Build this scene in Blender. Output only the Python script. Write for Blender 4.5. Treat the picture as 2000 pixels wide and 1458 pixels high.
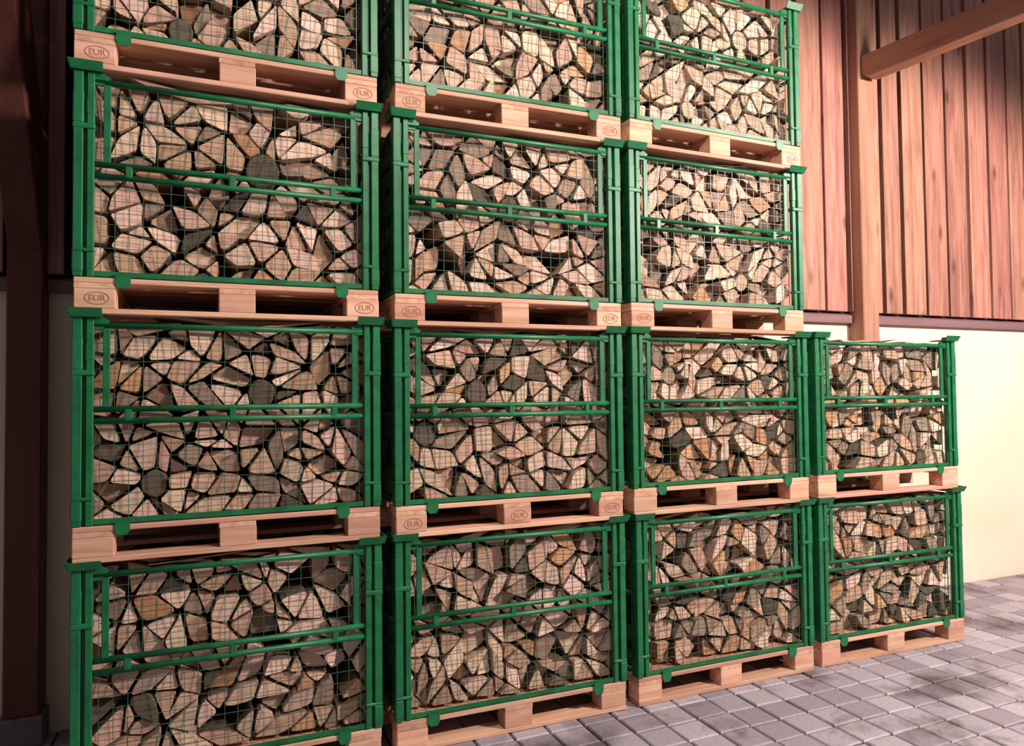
import bpy, bmesh, math, random
import numpy as np
from mathutils import Vector, Matrix
from mathutils.geometry import delaunay_2d_cdt

# ------------------------------------------------------------------ scene, camera, light
for o in list(bpy.data.objects):
    bpy.data.objects.remove(o, do_unlink=True)
S = bpy.context.scene
COL = S.collection
FPX, W, HPX = 1406.4, 2000.0, 1458.0
YAW, PIT, ROLL = 0.3976, 0.0300, -0.0102
CAM = Vector((0.4929, -3.2371, 1.6261))
fwd = Vector((math.sin(YAW) * math.cos(PIT), math.cos(YAW) * math.cos(PIT), math.sin(PIT)))
rt0 = Vector((math.cos(YAW), -math.sin(YAW), 0))
up0 = rt0.cross(fwd)
rt = rt0 * math.cos(ROLL) + up0 * math.sin(ROLL)
up = -rt0 * math.sin(ROLL) + up0 * math.cos(ROLL)
cd = bpy.data.cameras.new('camera')
cd.sensor_fit = 'HORIZONTAL'
cd.sensor_width = 36.0
cd.lens = 36.0 * FPX / W
cd.clip_start = 0.05
cam = bpy.data.objects.new('camera', cd)
M3 = Matrix((rt, up, -fwd)).transposed()
cam.matrix_world = Matrix.Translation(CAM) @ M3.to_4x4()
COL.objects.link(cam)
S.camera = cam

def project(p):
    d = Vector(p) - CAM
    z = d.dot(fwd)
    return (W / 2 + FPX * d.dot(rt) / z, HPX / 2 - FPX * d.dot(up) / z, z)

S.view_settings.view_transform = 'Standard'
S.view_settings.look = 'None'
S.view_settings.gamma = 1.0
S.view_settings.use_curve_mapping = False
S.view_settings.exposure = 0.0

wd = bpy.data.worlds.new('dusk')
S.world = wd
wd.use_nodes = True
bg = wd.node_tree.nodes['Background']
bg.inputs[0].default_value = (0.92, 0.86, 0.90, 1)
bg.inputs[1].default_value = 0.16

def floodlight(name, loc, aim, power, radius, color, cone, blend):
    l = bpy.data.lights.new(name, 'SPOT')
    l.energy = power
    l.shadow_soft_size = radius
    l.color = color
    l.spot_size = math.radians(cone)
    l.spot_blend = blend
    o = bpy.data.objects.new(name, l)
    o.location = loc
    o.rotation_euler = (Vector(aim) - Vector(loc)).to_track_quat('-Z', 'Y').to_euler()
    COL.objects.link(o)
    return o
# floodlight hung under the tie beam, outside the picture to the right
floodlight('yard_floodlight', (5.84, -3.4, 3.85), (4.74, 0.0, -1.08), 1750, 0.22, (1.0, 0.865, 0.79), 135, 0.25)
# a weaker one of the same kind further left, above the second stack
floodlight('yard_floodlight', (2.0, -2.4, 4.3), (1.9, 0.0, 1.0), 270, 0.2, (1.0, 0.865, 0.79), 135, 0.25)

RND = random.Random(11)
R = math.radians

# ------------------------------------------------------------------ helpers
def srgb(r, g, b):
    f = lambda c: (c / 255 / 12.92) if c / 255 <= 0.04045 else ((c / 255 + 0.055) / 1.055) ** 2.4
    return (f(r), f(g), f(b), 1.0)

def tag(o, label=None, cat=None, group=None, kind=None):
    for k, v in (('label', label), ('category', cat), ('group', group), ('kind', kind)):
        if v:
            o[k] = v
    return o

def link(name, data, parent=None, loc=(0, 0, 0), rot=None):
    o = bpy.data.objects.new(name, data)
    COL.objects.link(o)
    o.location = loc
    if rot:
        o.rotation_euler = rot
    if parent:
        o.parent = parent
    return o

def bm_box(bm, x0, x1, y0, y1, z0, z1, mi=0):
    vs = [bm.verts.new((x, y, z)) for z in (z0, z1) for y in (y0, y1) for x in (x0, x1)]
    for f in ((0, 2, 3, 1), (4, 5, 7, 6), (0, 1, 5, 4), (2, 6, 7, 3), (0, 4, 6, 2), (1, 3, 7, 5)):
        bm.faces.new([vs[i] for i in f]).material_index = mi
    return vs

def bm_bar(bm, a, b, r, n=8):
    a, b = Vector(a), Vector(b)
    d = (b - a).normalized()
    s = d.orthogonal().normalized()
    t = d.cross(s)
    ra, rb = [], []
    for i in range(n):
        w = 2 * math.pi * (i + .5) / n
        v = (s * math.cos(w) + t * math.sin(w)) * r
        ra.append(bm.verts.new(a + v)); rb.append(bm.verts.new(b + v))
    for i in range(n):
        j = (i + 1) % n
        f = bm.faces.new((ra[i], ra[j], rb[j], rb[i])); f.smooth = n > 5
    bm.faces.new(ra[::-1]); bm.faces.new(rb)

def bm_prism(bm, pts, axis, a0, a1):
    """pts in the plane normal to axis ('x': (y,z), 'y': (x,z)), from a0 to a1."""
    mk = (lambda p, a: (a, p[0], p[1])) if axis == 'x' else (lambda p, a: (p[0], a, p[1]))
    A = [bm.verts.new(mk(p, a0)) for p in pts]
    B = [bm.verts.new(mk(p, a1)) for p in pts]
    n = len(pts)
    for i in range(n):
        j = (i + 1) % n
        bm.faces.new((A[i], A[j], B[j], B[i]))
    bm.faces.new(A[::-1]); bm.faces.new(B)

def finish(bm, name, mats, bevel=0.0):
    if bevel:
        bmesh.ops.bevel(bm, geom=list(bm.edges), offset=bevel, segments=1, affect='EDGES', clamp_overlap=True)
    bmesh.ops.recalc_face_normals(bm, faces=list(bm.faces))
    me = bpy.data.meshes.new(name)
    bm.to_mesh(me)
    bm.free()
    for m in (mats if isinstance(mats, (list, tuple)) else [mats]):
        me.materials.append(m)
    return me

def box_mesh(name, dx, dy, dz, mat, bevel=0.002, base=True):
    """centred in x and y; z from 0 (base) or centred"""
    bm = bmesh.new()
    z0 = 0 if base else -dz / 2
    bm_box(bm, -dx / 2, dx / 2, -dy / 2, dy / 2, z0, z0 + dz)
    return finish(bm, name, mat, bevel)

# ------------------------------------------------------------------ materials
class NT:
    def __init__(s, name):
        s.m = bpy.data.materials.new(name)
        s.m.use_nodes = True
        s.t = s.m.node_tree
        s.b = s.t.nodes['Principled BSDF']
    def n(s, kind, **kw):
        nd = s.t.nodes.new(kind)
        for k, v in kw.items():
            if k.startswith('i_'):
                key = k[2:]
                nd.inputs[int(key) if key.isdigit() else key].default_value = v
            else:
                setattr(nd, k, v)
        return nd
    def l(s, a, ao, b, bi):
        s.t.links.new(a.outputs[ao], b.inputs[bi])
    def ramp(s, stops):
        nd = s.n('ShaderNodeValToRGB')
        e = nd.color_ramp.elements
        while len(e) > 1:
            e.remove(e[-1])
        e[0].position, e[0].color = stops[0]
        for p, c in stops[1:]:
            x = e.new(p); x.color = c
        return nd
    def mix(s, mode='MIX', fac=1.0):
        nd = s.n('ShaderNodeMix', data_type='RGBA', blend_type=mode)
        nd.inputs[0].default_value = fac
        return nd      # A=6 B=7 out=2

def wood(name, c_dark, c_light, axis, scale=1.0, rough=0.6, knots=0.0, vary=0.25, spec=0.3, hue=0.02):
    m = NT(name)
    tc = m.n('ShaderNodeTexCoord')
    oi = m.n('ShaderNodeObjectInfo')
    add = m.n('ShaderNodeVectorMath', operation='ADD')
    sc = m.n('ShaderNodeVectorMath', operation='SCALE'); sc.inputs[3].default_value = 37.0
    cmb = m.n('ShaderNodeCombineXYZ')
    for i in range(3):
        m.l(oi, 'Random', cmb, i)
    m.l(cmb, 0, sc, 0)
    m.l(tc, 'Object', add, 0); m.l(sc, 0, add, 1)
    mp = m.n('ShaderNodeMapping')
    v = [22.0 * scale] * 3
    v['xyz'.index(axis)] = 1.6 * scale
    mp.inputs['Scale'].default_value = v
    m.l(add, 0, mp, 0)
    n1 = m.n('ShaderNodeTexNoise', i_Scale=1.0, i_Detail=6.0, i_Roughness=0.62, i_Distortion=0.5)
    m.l(mp, 0, n1, 'Vector')
    rp = m.ramp([(0.28, c_dark), (0.72, c_light)])
    m.l(n1, 'Fac', rp, 0)
    last = rp; lo = 0
    if knots:
        mk = m.n('ShaderNodeMapping')
        kv = [5.0 * scale] * 3
        kv['xyz'.index(axis)] = 1.8 * scale
        mk.inputs['Scale'].default_value = kv
        m.l(add, 0, mk, 0)
        vo = m.n('ShaderNodeTexVoronoi', i_Scale=1.0, i_Randomness=1.0)
        m.l(mk, 0, vo, 'Vector')
        kr = m.ramp([(0.05, (1, 1, 1, 1)), (0.17, (0, 0, 0, 1))])
        m.l(vo, 'Distance', kr, 0)
        km = m.n('ShaderNodeMath', operation='MULTIPLY'); km.inputs[1].default_value = knots
        m.l(kr, 0, km, 0)
        mx = m.mix('MIX')
        m.l(km, 0, mx, 0); m.l(rp, 0, mx, 6)
        mx.inputs[7].default_value = tuple(c * 0.35 for c in c_dark[:3]) + (1,)
        last, lo = mx, 2
    hs = m.n('ShaderNodeHueSaturation')
    mr = m.n('ShaderNodeMapRange', i_3=1 - vary, i_4=1 + vary)
    m.l(oi, 'Random', mr, 0); m.l(mr, 0, hs, 'Value')
    rx = m.n('ShaderNodeMath', operation='MULTIPLY'); rx.inputs[1].default_value = 7.31
    rf = m.n('ShaderNodeMath', operation='FRACT')
    mh = m.n('ShaderNodeMapRange', i_3=0.5 - hue, i_4=0.5 + hue)
    m.l(oi, 'Random', rx, 0); m.l(rx, 0, rf, 0); m.l(rf, 0, mh, 0); m.l(mh, 0, hs, 'Hue')
    m.l(last, lo, hs, 'Color')
    m.l(hs, 0, m.b, 'Base Color')
    m.b.inputs['Roughness'].default_value = rough
    m.b.inputs['Specular IOR Level'].default_value = spec
    bp = m.n('ShaderNodeBump', i_Strength=0.25, i_Distance=0.004)
    m.l(n1, 'Fac', bp, 'Height'); m.l(bp, 0, m.b, 'Normal')
    return m.m

PAL = {ax: wood('pallet_wood_' + ax, srgb(182, 130, 106), srgb(226, 184, 158), ax, 1.0, 0.75, 0.25, 0.18, 0.2, 0.008) for ax in 'xyz'}
CLAD = wood('cladding_wood', srgb(134, 86, 72), srgb(198, 144, 124), 'z', 1.0, 0.40, 0.75, 0.16, 0.5, 0.01)
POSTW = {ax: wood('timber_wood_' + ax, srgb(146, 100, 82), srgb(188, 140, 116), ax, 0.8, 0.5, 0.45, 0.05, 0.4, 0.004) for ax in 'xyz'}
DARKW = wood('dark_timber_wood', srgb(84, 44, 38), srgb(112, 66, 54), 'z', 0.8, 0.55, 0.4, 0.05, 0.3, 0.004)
SILLW = wood('sill_paint', srgb(112, 84, 88), srgb(136, 106, 108), 'x', 0.6, 0.45, 0, 0.02, 0.4, 0.002)
BACKW = wood('backing_wood', srgb(40, 20, 16), srgb(58, 30, 24), 'z', 0.6, 0.8, 0, 0.02, 0.1, 0.002)

def paint(name, col, rough=0.35, metal=0.0, var=0.15):
    m = NT(name)
    tc = m.n('ShaderNodeTexCoord')
    n1 = m.n('ShaderNodeTexNoise', i_Scale=14.0, i_Detail=5.0)
    m.l(tc, 'Object', n1, 'Vector')
    rp = m.ramp([(0.3, tuple(c * (1 - var) for c in col[:3]) + (1,)), (0.7, tuple(min(1, c * (1 + var)) for c in col[:3]) + (1,))])
    m.l(n1, 'Fac', rp, 0); m.l(rp, 0, m.b, 'Base Color')
    m.b.inputs['Roughness'].default_value = rough
    m.b.inputs['Metallic'].default_value = metal
    return m.m
GREEN = paint('green_enamel', srgb(18, 102, 60), 0.42, 0.0, 0.3)
WIRE = paint('green_wire_coating', srgb(58, 92, 74), 0.4, 0.0, 0.1)
STAMP = paint('stamp_ink', srgb(160, 106, 82), 0.8)
CONC = paint('plinth_concrete', srgb(120, 112, 112), 0.9, 0, 0.2)

def plaster():
    m = NT('cream_plaster')
    tc = m.n('ShaderNodeTexCoord')
    n1 = m.n('ShaderNodeTexNoise', i_Scale=1.6, i_Detail=5.0)
    n2 = m.n('ShaderNodeTexNoise', i_Scale=160.0, i_Detail=3.0)
    m.l(tc, 'Object', n1, 'Vector'); m.l(tc, 'Object', n2, 'Vector')
    rp = m.ramp([(0.3, srgb(236, 212, 186)), (0.7, srgb(243, 222, 200))])
    m.l(n1, 'Fac', rp, 0); m.l(rp, 0, m.b, 'Base Color')
    bp = m.n('ShaderNodeBump', i_Strength=0.15, i_Distance=0.002)
    m.l(n2, 'Fac', bp, 'Height'); m.l(bp, 0, m.b, 'Normal')
    m.b.inputs['Roughness'].default_value = 0.9
    return m.m
PLAST = plaster()

def stone():
    m = NT('paver_stone')
    g = m.n('ShaderNodeNewGeometry')
    oi = m.n('ShaderNodeAttribute', attribute_name='tone')
    ob = m.n('ShaderNodeObjectInfo')
    n1 = m.n('ShaderNodeTexNoise', i_Scale=1.5, i_Detail=5.0, i_Roughness=0.65, i_Distortion=0.4)
    n2 = m.n('ShaderNodeTexNoise', i_Scale=60.0, i_Detail=4.0)
    m.l(g, 'Position', n1, 'Vector'); m.l(g, 'Position', n2, 'Vector')
    rp = m.ramp([(0.0, srgb(138, 128, 136)), (0.5, srgb(157, 148, 157)), (1.0, srgb(176, 167, 175))])
    sm = m.n('ShaderNodeMath', operation='ADD')
    m.l(ob, 'Random', sm, 0); m.l(oi, 'Fac', sm, 1)
    fr = m.n('ShaderNodeMath', operation='FRACT')
    m.l(sm, 0, fr, 0); m.l(fr, 0, rp, 0)
    st = m.ramp([(0.54, (1, 1, 1, 1)), (0.66, (0.40, 0.37, 0.35, 1))])
    m.l(n1, 'Fac', st, 0)
    mx = m.mix('MULTIPLY')
    m.l(rp, 0, mx, 6); m.l(st, 0, mx, 7)
    gr = m.ramp([(0.3, (0.86, 0.86, 0.86, 1)), (0.7, (1.06, 1.06, 1.06, 1))])
    m.l(n2, 'Fac', gr, 0)
    m2 = m.mix('MULTIPLY')
    m.l(mx, 2, m2, 6); m.l(gr, 0, m2, 7)
    m.l(m2, 2, m.b, 'Base Color')
    bp = m.n('ShaderNodeBump', i_Strength=0.4, i_Distance=0.003)
    m.l(n2, 'Fac', bp, 'Height'); m.l(bp, 0, m.b, 'Normal')
    m.b.inputs['Roughness'].default_value = 0.62
    return m.m
STONE = stone()
SAND = paint('joint_sand', srgb(70, 62, 62), 0.95, 0, 0.25)

def log_mats():
    # sawn end: growth rings and drying cracks around the pith held in the uv map
    m = NT('log_end_grain')
    at = m.n('ShaderNodeAttribute', attribute_name='tone')
    uv = m.n('ShaderNodeUVMap', uv_map='pith')
    ln = m.n('ShaderNodeVectorMath', operation='LENGTH')
    m.l(uv, 0, ln, 0)
    g = m.n('ShaderNodeNewGeometry')
    n1 = m.n('ShaderNodeTexNoise', i_Scale=45.0, i_Detail=5.0, i_Roughness=0.6)
    m.l(g, 'Position', n1, 'Vector')
    ml = m.n('ShaderNodeMath', operation='MULTIPLY_ADD'); ml.inputs[1].default_value = 900.0
    nm = m.n('ShaderNodeMath', operation='MULTIPLY'); nm.inputs[1].default_value = 9.0
    m.l(n1, 'Fac', nm, 0); m.l(ln, 'Value', ml, 0); m.l(nm, 0, ml, 2)
    sn = m.n('ShaderNodeMath', operation='SINE')
    m.l(ml, 0, sn, 0)
    rr = m.n('ShaderNodeMapRange', i_1=-1.0, i_2=1.0, i_3=0.90, i_4=1.06)
    m.l(sn, 0, rr, 0)
    # saw marks / blotches
    mp = m.n('ShaderNodeMapping'); mp.inputs['Scale'].default_value = (14, 14, 90)
    m.l(g, 'Position', mp, 0)
    n2 = m.n('ShaderNodeTexNoise', i_Scale=1.0, i_Detail=4.0)
    m.l(mp, 0, n2, 'Vector')
    r2 = m.n('ShaderNodeMapRange', i_1=0.3, i_2=0.7, i_3=0.80, i_4=1.15)
    m.l(n2, 'Fac', r2, 0)
    mm = m.n('ShaderNodeMath', operation='MULTIPLY')
    m.l(rr, 0, mm, 0); m.l(r2, 0, mm, 1)
    mx = m.n('ShaderNodeVectorMath', operation='SCALE')
    m.l(at, 'Color', mx, 0); m.l(mm, 0, mx, 3)
    m.l(mx, 0, m.b, 'Base Color')
    m.b.inputs['Roughness'].default_value = 0.85
    m.b.inputs['Specular IOR Level'].default_value = 0.2
    bp = m.n('ShaderNodeBump', i_Strength=0.5, i_Distance=0.004)
    m.l(n2, 'Fac', bp, 'Height'); m.l(bp, 0, m.b, 'Normal')
    # split side
    s = NT('log_split_side')
    at = s.n('ShaderNodeAttribute', attribute_name='tone')
    g = s.n('ShaderNodeNewGeometry')
    mp = s.n('ShaderNodeMapping'); mp.inputs['Scale'].default_value = (70, 4, 70)
    s.l(g, 'Position', mp, 0)
    n1 = s.n('ShaderNodeTexNoise', i_Scale=1.0, i_Detail=4.0)
    s.l(mp, 0, n1, 'Vector')
    r2 = s.n('ShaderNodeMapRange', i_1=0.3, i_2=0.7, i_3=0.55, i_4=0.95)
    s.l(n1, 'Fac', r2, 0)
    mx = s.n('ShaderNodeVectorMath', operation='SCALE')
    s.l(at, 'Color', mx, 0); s.l(r2, 0, mx, 3)
    s.l(mx, 0, s.b, 'Base Color')
    s.b.inputs['Roughness'].default_value = 0.85
    # bark
    b = NT('log_bark')
    g = b.n('ShaderNodeNewGeometry')
    n1 = b.n('ShaderNodeTexNoise', i_Scale=55.0, i_Detail=5.0)
    b.l(g, 'Position', n1, 'Vector')
    rp = b.ramp([(0.3, srgb(52, 42, 34)), (0.7, srgb(112, 96, 80))])
    b.l(n1, 'Fac', rp, 0); b.l(rp, 0, b.b, 'Base Color')
    bp = b.n('ShaderNodeBump', i_Strength=0.8, i_Distance=0.006)
    b.l(n1, 'Fac', bp, 'Height'); b.l(bp, 0, b.b, 'Normal')
    b.b.inputs['Roughness'].default_value = 0.95
    return [m.m, s.m, b.m]
LOGM = log_mats()

# ------------------------------------------------------------------ setting: ground, wall, posts, beams
WALLY = 0.945
bm = bmesh.new()
bm_box(bm, -6, 14, -9, 1.2, -0.12, -0.012)
floor = tag(link('floor', finish(bm, 'floor', SAND)), 'dark sand bed of the paved yard beneath the stacks', kind='structure')

bm = bmesh.new()
bm_box(bm, -4, 11, WALLY, WALLY + 0.25, -0.012, 2.165)
wall = tag(link('wall_back', finish(bm, 'wall_back', PLAST)), 'cream plastered wall behind the stacks with reddish plank cladding above', kind='structure')
bm = bmesh.new()
bm_box(bm, -4, 11, WALLY + 0.02, WALLY + 0.25, 2.165, 5.9)
link('cladding_backing', finish(bm, 'cladding_backing', BACKW), wall)
edges = [4.58, 4.846, 5.091, 5.29, 5.470, 5.685, 5.954, 6.227, 6.496, 6.762, 7.029, 7.262]
e = edges[0]
while e > -3.9:
    e -= RND.uniform(0.225, 0.27); edges.insert(0, e)
e = edges[-1]
while e < 10.9:
    e += RND.uniform(0.225, 0.27); edges.append(e)
for a, b in zip(edges[:-1], edges[1:]):
    th = RND.choice((0.024, 0.03, 0.036))
    bm = bmesh.new()
    bm_box(bm, -(b - a) / 2 + 0.019, (b - a) / 2 - 0.019, WALLY - 0.022 - th, WALLY - 0.008, 2.245, 5.9)
    link('plank', finish(bm, 'plank', CLAD, 0.004), wall, ((a + b) / 2, 0, 0))
# ledge under the cladding
bm = bmesh.new()
bm_prism(bm, [(WALLY - 0.045, 2.155), (WALLY, 2.155), (WALLY, 2.235), (WALLY - 0.045, 2.215)], 'x', -4, 11)
tag(link('trim_1', finish(bm, 'trim_1', SILLW, 0.003)), 'dusky purple brown ledge between plaster and plank cladding', kind='structure')

def post(name, x0, x1, y0, y1, z0, z1, mat, label):
    bm = bmesh.new()
    bm_box(bm, -(x1 - x0) / 2, (x1 - x0) / 2, -(y1 - y0) / 2, (y1 - y0) / 2, 0, z1 - z0)
    o = link(name, finish(bm, name, mat, 0.008), None, ((x0 + x1) / 2, (y0 + y1) / 2, z0))
    return tag(o, label, 'post')
post('timber_post', 5.128, 5.292, 0.80, 0.943, 0, 5.9, POSTW['z'], 'tall reddish timber post rising behind the shortest stack of crates')
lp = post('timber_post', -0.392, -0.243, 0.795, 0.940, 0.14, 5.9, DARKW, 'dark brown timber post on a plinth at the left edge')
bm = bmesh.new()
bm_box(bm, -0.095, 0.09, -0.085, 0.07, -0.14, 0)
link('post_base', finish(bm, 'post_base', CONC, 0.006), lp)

# level tie beam leaving the right post towards the yard, rounded lower end
def tie_beam():
    bm = bmesh.new()
    L, h, r = 3.6, 0.185, 0.07
    pts = [(0, h), (0, r)]
    pts += [(r - r * math.cos(a), r - r * math.sin(a)) for a in [R(v) for v in (20, 45, 70, 90)]]
    pts += [(L, 0), (L, h)]
    bm_prism(bm, pts, 'y', -0.06, 0.06)
    o = link('tie_beam', finish(bm, 'tie_beam', POSTW['x'], 0.006), None, (5.21, 0.80, 4.045), (0, 0, R(-90 + 8.5)))
    return tag(o, 'brown timber tie beam running out from the tall post, upper right', 'beam')
tie_beam()
# brace rising from the left post towards the yard
bm = bmesh.new()
s = 1.63
pts = [(0.795, 2.34), (0.795, 2.92), (-0.6, 2.92 + 1.395 * s), (-0.6, 2.34 + 1.395 * s)]
bm_prism(bm, pts, 'x', -0.388, -0.247)
tag(link('timber_brace', finish(bm, 'timber_brace', DARKW, 0.008)), 'dark slanting brace leaning out from the left timber post', 'brace')

# pavers ------------------------------------------------------------
PX, PY = 0.1835, 0.168
def paver_mesh(name, i):
    bm = bmesh.new()
    hx, hy = PX / 2 - 0.0045, PY / 2 - 0.0045
    c = 0.007
    lo = [bm.verts.new((x * hx, y * hy, -0.06)) for x, y in ((-1, -1), (1, -1), (1, 1), (-1, 1))]
    mid = [bm.verts.new((x * hx, y * hy, -0.006)) for x, y in ((-1, -1), (1, -1), (1, 1), (-1, 1))]
    hi = [bm.verts.new((x * (hx - c), y * (hy - c), 0)) for x, y in ((-1, -1), (1, -1), (1, 1), (-1, 1))]
    for A, B in ((lo, mid), (mid, hi)):
        for k in range(4):
            j = (k + 1) % 4
            bm.faces.new((A[k], A[j], B[j], B[k]))
    bm.faces.new(hi)
    return finish(bm, name, STONE)
PAVER = paver_mesh('paver', 0)
cells = []
nx0, nx1 = int((-3.0 - 2.93) / PX), int((10.0 - 2.93) / PX)
for i in range(nx0, nx1 + 1):
    for j in range(-24, 8):
        x, y = 2.93 + (i + .5) * PX, -0.232 + (j + .5) * PY
        if y + PY / 2 > WALLY + 0.002:
            continue
        x += RND.uniform(-.003, .003); y += RND.uniform(-.003, .003)
        u, v, z = project((x, y, 0))
        vis = 0
        if z > 0.2 and -60 < u < 2060 and 1050 < v < 1510:
            hidden = y > 0.03 and x < 5.02
            if not hidden:
                vis = 1 / z ** 3
        cells.append((vis, x, y, RND.uniform(-.0035, .0015), RND.uniform(-.012, .012), RND.uniform(-.012, .012), RND.uniform(-.02, .02)))
cells.sort(key=lambda c: -c[0])
for c in cells[:300]:
    if c[0] <= 0:
        break
    link('paver', PAVER, floor, (c[1], c[2], c[3]), (c[4], c[5], c[6]))
bm = bmesh.new()
tl = bm.faces.layers.float.new('tone')
src = [(tuple(v.co for v in (PAVER.vertices[k] for k in p.vertices))) for p in PAVER.polygons]
for c in cells[300:]:
    mt = Matrix.Translation((c[1], c[2], c[3])) @ Matrix.Rotation(c[6], 4, 'Z')
    tn = RND.random()
    for poly in src:
        bm.faces.new([bm.verts.new(mt @ co) for co in poly])[tl] = tn
me = bpy.data.meshes.new('paver_field')
bm.to_mesh(me); bm.free(); me.materials.append(STONE)
tag(link('paver_field', me, floor), kind='stuff')

# ------------------------------------------------------------------ pallets and mesh frames
HU = 0.9801
XC = [0.0, 1.2762, 2.545, 3.8181]
UNITS = {
 (0, 0): (0.0046, 0.0032, 0.0007, 0.0), (0, 1): (0.0026, 0.0068, 0.0052, 0.0032), (0, 2): (-0.0003, 0.0093, 0.0018, 0.002),
 (0, 3): (-0.0027, 0.001, 0.006, 0.001), (1, 0): (-0.0009, 0.008, -0.006, 0.0), (1, 1): (-0.0036, -0.001, 0.004, -0.004),
 (1, 2): (-0.0021, 0.0017, -0.004, -0.0075), (1, 3): (0.0047, -0.0056, -0.012, -0.0066), (2, 0): (0.0017, 0.0017, 0.005, 0.0),
 (2, 1): (-0.0009, 0.0099, -0.0014, 0.0), (2, 2): (-0.0025, 0.0169, 0.008, 0.003), (2, 3): (0.0017, 0.0139, 0.0165, 0.0054),
 (3, 0): (0.0009, 0.0045, -0.0204, 0.0), (3, 1): (-0.0009, 0.0092, -0.0083, 0.003)}
STACK = ['first', 'second', 'third', 'fourth']
def level_words(c, l):
    if c == 3:
        return 'lower' if l == 0 else 'upper'
    return ['lowest', 'second lowest', 'second highest', 'topmost'][l]

def unit_matrix(c, l):
    dx, dy, a, dz = UNITS[(c, l)]
    return Matrix.Translation((XC[c] + 0.6 + dx, dy, l * HU + dz)) @ Matrix.Rotation(a, 4, 'Z') @ Matrix.Translation((-0.6, 0, 0))

BLOCK = box_mesh('block', 0.145, 0.100, 0.078, PAL['x'], 0.003)
BLOCKM = box_mesh('block_wide', 0.145, 0.145, 0.078, PAL['x'], 0.003)
BOT = box_mesh('bottom_board', 1.2, 0.100, 0.022, PAL['x'], 0.003)
BOTM = box_mesh('bottom_board_wide', 1.2, 0.145, 0.022, PAL['x'], 0.003)
CROSS = box_mesh('stringer_board', 0.145, 0.8, 0.022, PAL['y'], 0.002)
DECKW = box_mesh('deck_board_wide', 1.2, 0.145, 0.022, PAL['x'], 0.003)
DECKN = box_mesh('deck_board', 1.2, 0.100, 0.022, PAL['x'], 0.003)

def stamp_mesh():
    cu = bpy.data.curves.new('stamp_text', 'FONT')
    cu.body = 'EUR'
    cu.size = 0.033
    cu.align_x = 'CENTER'; cu.align_y = 'CENTER'
    ob = bpy.data.objects.new('tmp', cu)
    COL.objects.link(ob)
    dg = bpy.context.evaluated_depsgraph_get()
    me = bpy.data.meshes.new_from_object(ob.evaluated_get(dg))
    bpy.data.objects.remove(ob)
    bm = bmesh.new()
    bm.from_mesh(me)
    for v in bm.verts:
        v.co = Vector((v.co.x, 0, v.co.y))
    N = 28
    r1 = [bm.verts.new((0.044 * math.cos(2 * math.pi * i / N), 0, 0.026 * math.sin(2 * math.pi * i / N))) for i in range(N)]
    r2 = [bm.verts.new((0.0408 * math.cos(2 * math.pi * i / N), 0, 0.0228 * math.sin(2 * math.pi * i / N))) for i in range(N)]
    for i in range(N):
        j = (i + 1) % N
        bm.faces.new((r1[i], r1[j], r2[j], r2[i]))
    ext = bmesh.ops.extrude_face_region(bm, geom=list(bm.faces))
    for v in [g for g in ext['geom'] if isinstance(g, bmesh.types.BMVert)]:
        v.co.y += 0.0015
    return finish(bm, 'stamp', STAMP)
STAMPM = stamp_mesh()
STAMPED = {(0, 3): (0, 2), (0, 2): (0, 2), (1, 3): (0, 2), (1, 2): (0, 2), (1, 1): (0, 1, 2), (2, 2): (0,), (2, 3): (2,)}

def make_pallet(c, l, mw):
    root = link('wooden_pallet', None)
    root.matrix_world = mw
    nm = 'wooden pallet under the %s crate of the %s stack from the left' % (level_words(c, l), STACK[c])
    tag(root, nm, 'pallet', 'euro sized pallets under the crates')
    ys = [(0.05, 0), (0.4, 1), (0.75, 0)]
    xs = [0.0725, 0.6, 1.1275]
    for y, wide in ys:
        link('bottom_board', BOTM if wide else BOT, root, (0.6, y, 0), (0, 0, R(RND.choice((0, 180)))))
        for k, x in enumerate(xs):
            b = link('block', BLOCKM if wide else BLOCK, root, (x + RND.uniform(-.003, .003), y, 0.022))
            if y < 0.1 and k in STAMPED.get((c, l), ()):
                link('stamp', STAMPM, b, (0.008, -0.0512, 0.040))
    for x in xs:
        link('stringer_board', CROSS, root, (x + (0.0005 if x < .6 else 0), 0.4, 0.100))
    for y, w in ((0.0725, 1), (0.2365, 0), (0.4, 1), (0.5635, 0), (0.7275, 1)):
        link('deck_board', DECKW if w else DECKN, root, (0.6, y + RND.uniform(-.002, .002), 0.122), (0, 0, R(RND.choice((0, 180)))))
    return root

# --- frame meshes, unit coordinates, z from the deck of the pallet (z = 0.144)
FZ = 0.144
FH = HU - FZ                     # frame height up to the next pallet
def mirror_bm(bm, mx, my):
    for v in bm.verts:
        if mx: v.co.x = 1.2 - v.co.x
        if my: v.co.y = 0.8 - v.co.y

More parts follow.
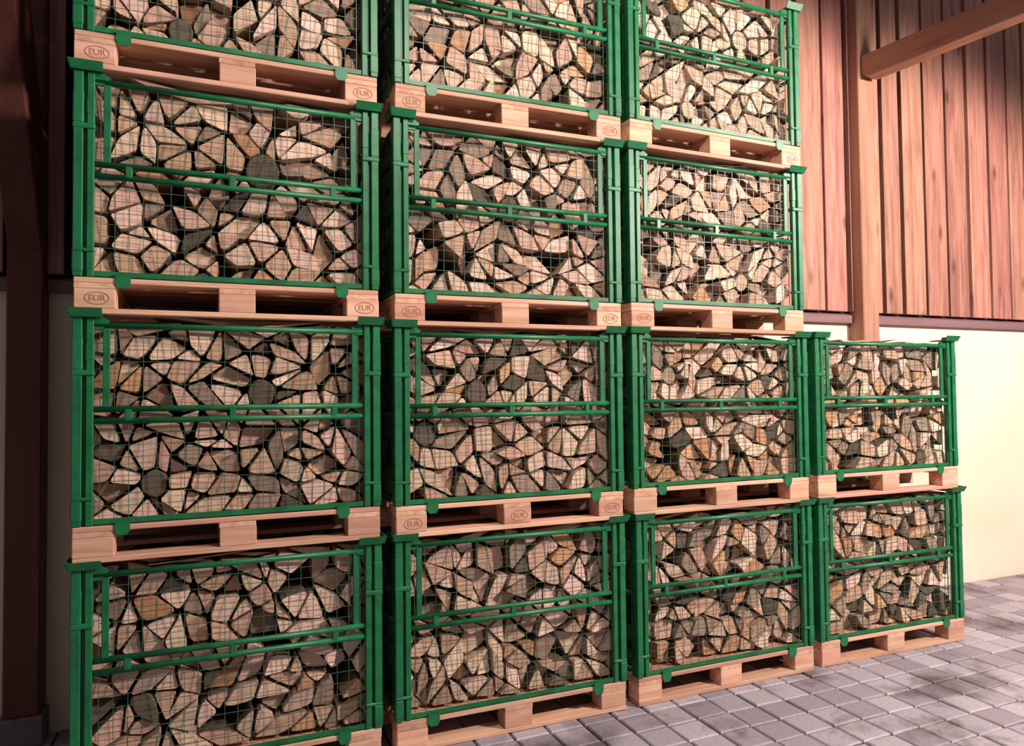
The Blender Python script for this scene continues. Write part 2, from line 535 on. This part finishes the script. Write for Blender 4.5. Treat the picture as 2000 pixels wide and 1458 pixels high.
def post_meshes(mx, my):
    out = {}
    top = FH - 0.010
    bm = bmesh.new()                                       # outer tube, web and inner tube of the folded corner profile
    bm_box(bm, -0.004, 0.030, -0.004, 0.032, 0.002, top)
    bm_box(bm, 0.030, 0.043, 0.016, 0.022, 0.002, top)
    bm_box(bm, 0.043, 0.069, 0.000, 0.026, 0.002, top)
    bm_box(bm, 0.000, 0.026, 0.032, 0.066, 0.002, top)
    mirror_bm(bm, mx, my); out['corner_post'] = finish(bm, 'corner_post', GREEN, 0.004)
    bm = bmesh.new()                                       # latch sleeve high on the post
    bm_box(bm, -0.007, 0.072, -0.007, 0.034, 0.590, 0.612)
    bm_box(bm, -0.006, 0.032, -0.006, 0.036, 0.612, 0.74)
    bm_box(bm, 0.041, 0.071, -0.002, 0.028, 0.65, 0.72)
    mirror_bm(bm, mx, my); out['latch_sleeve'] = finish(bm, 'latch_sleeve', GREEN, 0.004)
    bm = bmesh.new()
    bm_box(bm, -0.006, 0.071, -0.006, 0.034, 0.10, 0.115)
    bm_box(bm, -0.006, 0.032, -0.006, 0.036, 0.02, 0.10)
    mirror_bm(bm, mx, my); out['foot_sleeve'] = finish(bm, 'foot_sleeve', GREEN, 0.004)
    bm = bmesh.new()                                       # flared corner cup that carries the pallet above
    bm_box(bm, -0.012, 0.098, -0.014, 0.098, FH - 0.014, FH - 0.007)
    def lip(pts):
        vs = [bm.verts.new(p) for p in pts]
        for f in ((0, 1, 2, 3), (4, 7, 6, 5), (0, 4, 5, 1), (1, 5, 6, 2), (2, 6, 7, 3), (3, 7, 4, 0)):
            bm.faces.new([vs[i] for i in f])
    z0, z1, o, q = FH - 0.016, FH + 0.018, 0.024, 0.032
    lip([(-0.010, -0.016, z0), (0.100, -0.016, z0), (0.100, -q, z1), (-o, -q, z1),
         (-0.010, -0.008, z0), (0.100, -0.008, z0), (0.100, -q + 0.005, z1), (-o, -q + 0.005, z1)])
    lip([(-0.014, -0.016, z0), (-0.014, 0.100, z0), (-o, 0.100, z1), (-o, -q, z1),
         (-0.008, -0.016, z0), (-0.008, 0.100, z0), (-o + 0.005, 0.100, z1), (-o + 0.005, -q, z1)])
    bm_prism(bm, [(0.066, FH - 0.012), (0.066, FH - 0.062), (0.098, FH - 0.062), (0.125, FH - 0.03), (0.098, FH - 0.012)], 'y', 0.008, 0.022)
    mirror_bm(bm, mx, my); out['corner_cup'] = finish(bm, 'corner_cup', GREEN)
    return out
POSTS = [post_meshes(mx, my) for mx in (0, 1) for my in (0, 1)]

ZR = (0.790, 0.457, 0.410, 0.026)                           # rail heights
def rail_mesh(z, y=0.018, r=0.0125):
    bm = bmesh.new()
    bm_bar(bm, (0.066, y, z), (1.134, y, z), r, 10)
    return finish(bm, 'rail', GREEN)
RAILS = [rail_mesh(z) for z in ZR[:3]]
bm = bmesh.new()
bm_prism(bm, [(0.006, 0.006), (0.040, 0.006), (0.040, 0.010), (0.012, 0.010), (0.012, 0.027), (0.006, 0.027)], 'x', 0.066, 1.134)
RAILB = finish(bm, 'bottom_rail', GREEN)
def upright_mesh(x):
    bm = bmesh.new()
    bm_box(bm, x - 0.013, x + 0.013, 0.012, 0.024, ZR[1], ZR[0])
    return finish(bm, 'upright', GREEN, 0.002)
UPR = [upright_mesh(x) for x in (0.112, 1.092)]
def wire_bm(x0, x1, z0, z1, y, step=0.05, r=0.0012):
    bm = bmesh.new()
    n = int(round((x1 - x0) / step))
    for i in range(n + 1):
        x = x0 + (x1 - x0) * i / n
        bm_box(bm, x - r, x + r, y - r, y + r, z0, z1)
    n = int(round((z1 - z0) / step))
    for i in range(1, n):
        z = z0 + (z1 - z0) * i / n
        bm_box(bm, x0, x1, y + r, y + 3 * r, z - r, z + r)
    return bm
WIREU = finish(wire_bm(0.09, 1.11, ZR[1], ZR[0], 0.018), 'wire_mesh_upper', WIRE)
WIREL = finish(wire_bm(0.09, 1.11, ZR[3], ZR[2], 0.018), 'wire_mesh_lower', WIRE)
bm = wire_bm(0.09, 1.11, 0.03, ZR[0], 0.782, 0.1, 0.002)
bm_bar(bm, (0.078, 0.782, ZR[0]), (1.122, 0.782, ZR[0]), 0.0115, 8)
bm_bar(bm, (0.078, 0.782, 0.02), (1.122, 0.782, 0.02), 0.0115, 8)
BACKP = finish(bm, 'back_panel', GREEN)
def side_panel(mx):
    bm = wire_bm(0.09, 0.71, 0.03, ZR[0], 0.018, 0.07, 0.002)
    for z in (0.02, 0.42, ZR[0]):
        bm_bar(bm, (0.078, 0.018, z), (0.722, 0.018, z), 0.0115, 8)
    for v in bm.verts:
        v.co = Vector((v.co.y, v.co.x, v.co.z))
    mirror_bm(bm, mx, 0)
    return finish(bm, 'side_panel', GREEN)
SIDEP = [side_panel(0), side_panel(1)]
def hinge_mesh(x):
    bm = bmesh.new()
    bm_box(bm, x - 0.013, x + 0.013, 0.006, 0.028, ZR[2] - 0.004, ZR[1] + 0.004)
    return finish(bm, 'hinge', GREEN, 0.003)
HINGE = [hinge_mesh(x) for x in (0.19, 0.58, 1.0)]
bm = bmesh.new()                                            # tab hooked over the deck board edge
bm_prism(bm, [(-0.027, 0.016), (-0.027, -0.022), (-0.016, -0.040), (0.016, -0.040), (0.027, -0.022), (0.027, 0.016)], 'y', -0.0065, -0.0015)
bm_box(bm, -0.02, 0.02, -0.0015, 0.010, 0.002, 0.014)
CLIP = finish(bm, 'clip', GREEN)

def make_frame(c, l, mw):
    root = link('mesh_stacking_frame', None)
    root.matrix_world = mw @ Matrix.Translation((0, 0, FZ))
    tag(root, 'green steel mesh frame of the %s crate in the %s stack from the left' % (level_words(c, l), STACK[c]),
        'crate', 'green mesh crates full of firewood')
    for pm in POSTS:
        p = link('corner_post', pm['corner_post'], root)
        for k in ('latch_sleeve', 'foot_sleeve', 'corner_cup'):
            link(k, pm[k], p)
    g = link('upper_gate', None, root)
    link('rail', RAILS[0], g); link('rail', RAILS[1], g)
    for u in UPR:
        link('upright', u, g)
    tag(link('wire_mesh', WIREU, g), kind='stuff')
    g = link('lower_gate', None, root)
    link('rail', RAILS[2], g); link('rail', RAILB, g)
    for h in HINGE:
        link('hinge', h, g)
    tag(link('wire_mesh', WIREL, g), kind='stuff')
    link('back_panel', BACKP, root)
    link('side_panel', SIDEP[0], root); link('side_panel', SIDEP[1], root)
    for x in (0.173, 1.037):
        link('clip', CLIP, root, (x, 0, 0))
    return root

# ------------------------------------------------------------------ firewood
TONES = {
 'pale': [srgb(222, 188, 166), srgb(226, 190, 172), srgb(216, 186, 160)],
 'tan': [srgb(200, 162, 138), srgb(204, 164, 144), srgb(192, 156, 130)],
 'orange brown': [srgb(196, 150, 114), srgb(188, 140, 104)],
 'grey brown': [srgb(158, 132, 114), srgb(146, 124, 108)],
 'dark grey': [srgb(100, 86, 74), srgb(88, 78, 68)]}
PALETTES = {None: (('pale', 42), ('tan', 42), ('orange brown', 3), ('grey brown', 9), ('dark grey', 3)),
            'warm': (('pale', 10), ('tan', 34), ('orange brown', 40), ('grey brown', 10), ('dark grey', 6)),
            'dull': (('pale', 20), ('tan', 40), ('orange brown', 6), ('grey brown', 28), ('dark grey', 6))}
def pick_tone(pal, rng):
    ks, ws = zip(*PALETTES[pal])
    k = rng.choices(ks, ws)[0]
    col = rng.choice(TONES[k])
    f = rng.uniform(0.88, 1.08)
    return k, (col[0] * f, col[1] * f, col[2] * f, 1)

def area2(p):
    return 0.5 * sum(p[i][0] * p[(i + 1) % len(p)][1] - p[(i + 1) % len(p)][0] * p[i][1] for i in range(len(p)))

def inset(poly, d):
    n = len(poly); out = []
    for i in range(n):
        a, b, c = (Vector(poly[i - 1]), Vector(poly[i]), Vector(poly[(i + 1) % n]))
        e1, e2 = (b - a).normalized(), (c - b).normalized()
        n1, n2 = Vector((-e1.y, e1.x)), Vector((-e2.y, e2.x))
        k = 1 + n1.dot(n2)
        m = (n1 + n2) / max(k, 0.35)
        out.append(tuple(b + m * d))
    return out

def outline(poly, rng):
    """split outline of one log: corners blunted, one bark edge curved; returns pts, bark flags"""
    n = len(poly)
    L = [(Vector(poly[(i + 1) % n]) - Vector(poly[i])).length for i in range(n)]
    if n > 6:
        pts = []
        for i in range(n):
            a, b = Vector(poly[i]), Vector(poly[(i + 1) % n])
            pts += [tuple(a * .75 + b * .25), tuple(a * .25 + b * .75)]
        return pts, [True] * len(pts)
    barked = max(range(n), key=lambda i: L[i] * rng.uniform(0.6, 1.2)) if rng.random() < 0.72 else -1
    pts, bark = [], []
    for i in range(n):
        a, b, c = Vector(poly[i - 1]), Vector(poly[i]), Vector(poly[(i + 1) % n])
        din = (a - b); dout = (c - b)
        k1 = min(0.007 + rng.uniform(0, .012), din.length * 0.26)
        k2 = min(0.007 + rng.uniform(0, .012), dout.length * 0.26)
        if barked in (i, (i - 1) % n):
            f = rng.uniform(0.17, 0.30)
            if barked == i:
                k2 = dout.length * f * 1.2; k1 = min(din.length * 0.22, dout.length * f * 0.8)
            else:
                k1 = din.length * f * 1.2; k2 = min(dout.length * 0.22, din.length * f * 0.8)
        p1 = b + din.normalized() * k1
        p2 = b + dout.normalized() * k2
        mid = (p1 + p2) * 0.5 * 0.62 + b * 0.38
        isb = barked in (i, (i - 1) % n)
        pts.append(tuple(p1)); bark.append(isb)
        pts.append(tuple(mid)); bark.append(isb)
        pts.append(tuple(p2)); bark.append(barked == i)
    # slightly uneven outline
    pts = [(p[0] + rng.uniform(-.0012, .0012), p[1] + rng.uniform(-.0012, .0012)) for p in pts]
    return pts, bark

def pack(c, l, rng, rounds):
    """polygons of the log ends filling the crate opening, in (x, z) of the unit"""
    s = 0.099 if c < 2 else 0.092
    x0, x1, z0, z1 = 0.036, 1.164, FZ + 0.012, FZ + 0.805
    P = []
    def border(a, b, horizontal, fix):
        n = int((b - a) / (s * 1.15))
        for i in range(n + 1):
            t = a + (b - a) * i / n
            if 0 < i < n: t += rng.uniform(-.25, .25) * (b - a) / n
            P.append((t, fix) if horizontal else (fix, t))
    border(x0, x1, True, z0)
    top = len(P)
    border(x0, x1, True, z1)
    for i in range(top + 1, len(P) - 1):
        P[i] = (P[i][0], P[i][1] + rng.uniform(-0.035, 0.022))
    n = int((z1 - z0) / (s * 1.15))
    for i in range(1, n):
        for fx in (x0, x1):
            P.append((fx, z0 + (z1 - z0) * i / n + rng.uniform(-.02, .02)))
    rings = []
    for (cx, cz, r, tn) in rounds:
        k = 7
        ring = []
        ph = rng.random()
        for i in range(k):
            w = 2 * math.pi * (i + ph) / k
            rr = r * rng.uniform(0.97, 1.14)
            ring.append((cx + rr * math.cos(w), cz + rr * 1.1 * math.sin(w)))
        rings.append((cx, cz, r, ring, tn))
        P += ring
    A = np.array(P)
    for _ in range(2600):
        p = (rng.uniform(x0 + .03, x1 - .03), rng.uniform(z0 + .03, z1 - .04))
        if any((p[0] - g[0]) ** 2 + ((p[1] - g[1]) / 1.1) ** 2 < (g[2] + .03) ** 2 for g in rings):
            continue
        d = ((A - p) ** 2).sum(1)
        if d.min() < (s * rng.uniform(0.72, 1.18)) ** 2:
            continue
        A = np.vstack([A, p])
    V, _, F, *_r = delaunay_2d_cdt([Vector(p) for p in A], [], [], 0, 1e-5)
    tris = []
    for f in F:
        p = [V[i] for i in f]
        cx, cz = sum(v.x for v in p) / 3, sum(v.y for v in p) / 3
        if any((cx - g[0]) ** 2 + ((cz - g[1]) / 1.1) ** 2 < (g[2] * .97) ** 2 for g in rings):
            continue
        ff = list(f)
        if area2([tuple(V[i]) for i in ff]) < 0:
            ff.reverse()
        if abs(area2([tuple(V[i]) for i in ff])) < 0.0004:
            continue
        tris.append(ff)
    emap = {}
    for t, f in enumerate(tris):
        for i in range(3):
            emap.setdefault(frozenset((f[i], f[(i + 1) % 3])), []).append(t)
    used = set(); polys = []
    es = [e for e in emap.items() if len(e[1]) == 2]
    es.sort(key=lambda e: sorted(e[0]))
    rng.shuffle(es)
    for e, (a, b) in es:
        if a in used or b in used or rng.random() < 0.38:
            continue
        fa, fb = tris[a], tris[b]
        ob = [v for v in fb if v not in e][0]
        q = []
        for i in range(3):
            q.append(fa[i])
            if frozenset((fa[i], fa[(i + 1) % 3])) == e:
                q.append(ob)
        pts = [V[i] for i in q]
        ok = True
        for i in range(4):
            d1 = pts[i] - pts[i - 1]; d2 = pts[(i + 1) % 4] - pts[i]
            if d1.x * d2.y - d1.y * d2.x < 0.12 * d1.length * d2.length:
                ok = False
        ar = abs(area2([tuple(p) for p in pts]))
        if not ok or ar > 0.0125:
            continue
        used.add(a); used.add(b)
        polys.append([tuple(p) for p in pts])
    for t, f in enumerate(tris):
        if t not in used:
            polys.append([tuple(V[i]) for i in f])
    out = [(p, None) for p in polys] + [(g[3], g[4]) for g in rings]
    return out

def log_geo(poly, bark, y0, L, rng, tone, mw):
    """vertices and faces of one log: end face, blunted rim, sides, far end"""
    n = len(poly)
    cx = sum(p[0] for p in poly) / n; cz = sum(p[1] for p in poly) / n
    tx, tz = rng.uniform(-.16, .16), rng.uniform(-.20, .16)          # tilt of the sawn face
    yaw, pit = rng.uniform(-.03, .03), rng.uniform(-.025, .03)
    def pt(p, k, y):
        x, z = cx + (p[0] - cx) * k, cz + (p[1] - cz) * k
        return x, y + tx * (x - cx) + tz * (z - cz), z
    V = []
    rim = 0.005
    for p, b in zip(poly, bark):
        d = math.hypot(p[0] - cx, p[1] - cz)
        k = 1 - min(0.35, (0.0055 if b else 0.002) / max(d, 1e-4))
        V.append(pt(p, k, y0))
    for p in poly:
        V.append(pt(p, 1.0, y0 + rim))
    for p in poly:
        x, z = cx + (p[0] - cx) * 0.93 + yaw * L, cz + (p[1] - cz) * 0.93 + pit * L * .3
        V.append((x, y0 + L, z))
    F = [(list(range(n)), 0)]
    for i in range(n):
        j = (i + 1) % n
        b = bark[i] and bark[j]
        F.append(([i, n + i, n + j, j][::-1], 2 if b else 1))
        F.append(([n + i, 2 * n + i, 2 * n + j, n + j][::-1], 2 if b else 1))
    F.append(([2 * n + i for i in range(n)][::-1], 0))
    corner = poly[rng.randrange(n)]
    pith = (corner[0], corner[1]) if n < 11 else (cx, cz)
    V = [tuple(mw @ Vector(v)) for v in V]
    uvs = [((p[0] - pith[0]), (p[1] - pith[1])) for p in poly]
    return V, F, uvs, n

ROUNDS = {(0, 2): [(0.705, 0.652, 0.078, 'dark grey')], (1, 2): [(0.60, 0.60, 0.06, 'dark grey')],
          (0, 1): [(0.70, 0.66, 0.06, 'dark grey'), (0.28, 0.29, 0.055, 'dark grey')],
          (2, 2): [(0.80, 0.30, 0.052, 'tan')], (1, 1): [(0.42, 0.66, 0.06, 'dark grey'), (0.16, 0.47, 0.06, 'dark grey')],
          (2, 3): [(0.82, 0.75, 0.06, 'tan'), (0.42, 0.27, 0.055, 'tan')], (0, 3): [(0.38, 0.24, 0.055, 'dark grey')],
          (3, 1): [(0.93, 0.20, 0.05, 'dark grey')], (2, 1): [(0.28, 0.74, 0.05, 'grey brown')]}
LOGS = []
for (c, l) in sorted(UNITS):
    rng = random.Random(1000 + 17 * c + 131 * l)
    mw = unit_matrix(c, l)
    base_pal = 'warm' if (c, l) == (2, 1) else ('dull' if c == 3 or (c, l) == (2, 0) else None)
    items = []
    for poly, forced in pack(c, l, rng, ROUNDS.get((c, l), [])):
        if area2(poly) < 0:
            poly = poly[::-1]
        gap = rng.uniform(0.0012, 0.0045)
        p = inset(poly, gap)
        if area2(p) < 0.0006:
            continue
        ar0 = area2(p)
        if forced is None and rng.random() < 0.025:
            continue                                              # a hollow in the pile
        pts, bark = outline(p, rng)
        cx = sum(q[0] for q in pts) / len(pts); cz = sum(q[1] for q in pts) / len(pts)
        if forced is None:
            a = rng.uniform(-.10, .10); ca, sa = math.cos(a), math.sin(a)
            k = rng.uniform(0.90, 1.0)
            pts = [(cx + k * (ca * (q[0] - cx) - sa * (q[1] - cz)), cz + k * (sa * (q[0] - cx) + ca * (q[1] - cz))) for q in pts]
        pal = base_pal
        if (c, l) == (2, 1) and cz > FZ + 0.43:
            pal = None
        name, tone = pick_tone(pal, rng)
        if forced:
            name, tone = forced, TONES[forced][0]
        y0 = 0.048 + (rng.uniform(0, 0.03) if rng.random() < 0.8 else rng.uniform(0.03, 0.085))
        L = rng.uniform(0.30, 0.345)
        V, F, uvs, n = log_geo(pts, bark, y0, L, rng, tone, mw)
        u, v, z = project(mw @ Vector((cx, y0, cz)))
        ar = area2(pts) / z ** 3 if (5 < u < 1995 and 5 < v < 1453) else 0
        kind = 'round' if len(p) > 6 else ('triangular' if len(p) == 3 else 'four-sided')
        it = dict(c=c, l=l, x=cx, z=cz, V=V, F=F, uv=uvs, n=n, tone=tone, tname=name, shape=kind, vis=ar, pts=pts, bark=bark)
        items.append(it)
    # layer and place in the layer, for the descriptions
    items.sort(key=lambda i: i['z'])
    for it in items:
        it['layer'] = min(8, int((it['z'] - FZ - 0.012) / 0.089))
    for ly in range(9):
        row = sorted([i for i in items if i['layer'] == ly], key=lambda i: i['x'])
        for k, it in enumerate(row):
            it['rank'] = k; it['rown'] = len(row)
    LOGS += items
    # second row of logs behind the front one
    for it in items:
        p2 = [(1.2 - q[0], q[1]) for q in it['pts']][::-1]
        V, F, uvs, n = log_geo(p2, it['bark'][::-1], 0.435 + rng.uniform(0, .03), rng.uniform(0.27, 0.30), rng, it['tone'], mw)
        LOGS.append(dict(V=V, F=F, uv=uvs, n=n, tone=it['tone'], vis=-1))

ORD = ['first', 'second', 'third', 'fourth', 'fifth', 'sixth', 'seventh', 'eighth', 'ninth', 'tenth', 'eleventh',
       'twelfth', 'thirteenth', 'fourteenth', 'fifteenth', 'sixteenth', 'seventeenth', 'eighteenth', 'nineteenth', 'twentieth']
def build_logs(name, items):
    V, F, MI, UV, CO = [], [], [], [], []
    org = None
    if len(items) == 1:
        pv = items[0]['V']
        org = Vector(pv[0])
    for it in items:
        b = len(V); n = it['n']
        V += it['V'] if org is None else [tuple(Vector(v) - org) for v in it['V']]
        for f, mi in it['F']:
            F.append([b + i for i in f]); MI.append(mi)
            for i in f:
                UV.append(it['uv'][i % n]); CO.append(it['tone'])
    me = bpy.data.meshes.new(name)
    me.from_pydata(V, [], F)
    for m in LOGM:
        me.materials.append(m)
    me.polygons.foreach_set('material_index', MI)
    uvl = me.uv_layers.new(name='pith')
    uvl.data.foreach_set('uv', np.array(UV, dtype=np.float32).ravel())
    at = me.attributes.new('tone', 'FLOAT_COLOR', 'CORNER')
    at.data.foreach_set('color', np.array(CO, dtype=np.float32).ravel())
    me.update()
    return link(name, me, None, org if org is not None else (0, 0, 0))

LOGS.sort(key=lambda i: -i['vis'])
single, rest = LOGS[:300], LOGS[300:]
for it in single:
    o = build_logs('firewood_log', [it])
    lw = level_words(it['c'], it['l'])
    lab = '%s %s log, %s from left in %s layer up, %s crate, %s stack' % (
        it['tname'], it['shape'], ORD[it['rank']], ORD[it['layer']], lw, STACK[it['c']])
    tag(o, lab, 'firewood', 'split logs filling the crates')
o = build_logs('firewood_logs', rest)
tag(o, 'smaller showing split firewood filling the rest of the green crates', 'firewood', kind='stuff')

for (c, l) in sorted(UNITS):
    mw = unit_matrix(c, l)
    make_pallet(c, l, mw)
    make_frame(c, l, mw)
print('objects', len(bpy.data.objects), 'logs', len(LOGS))
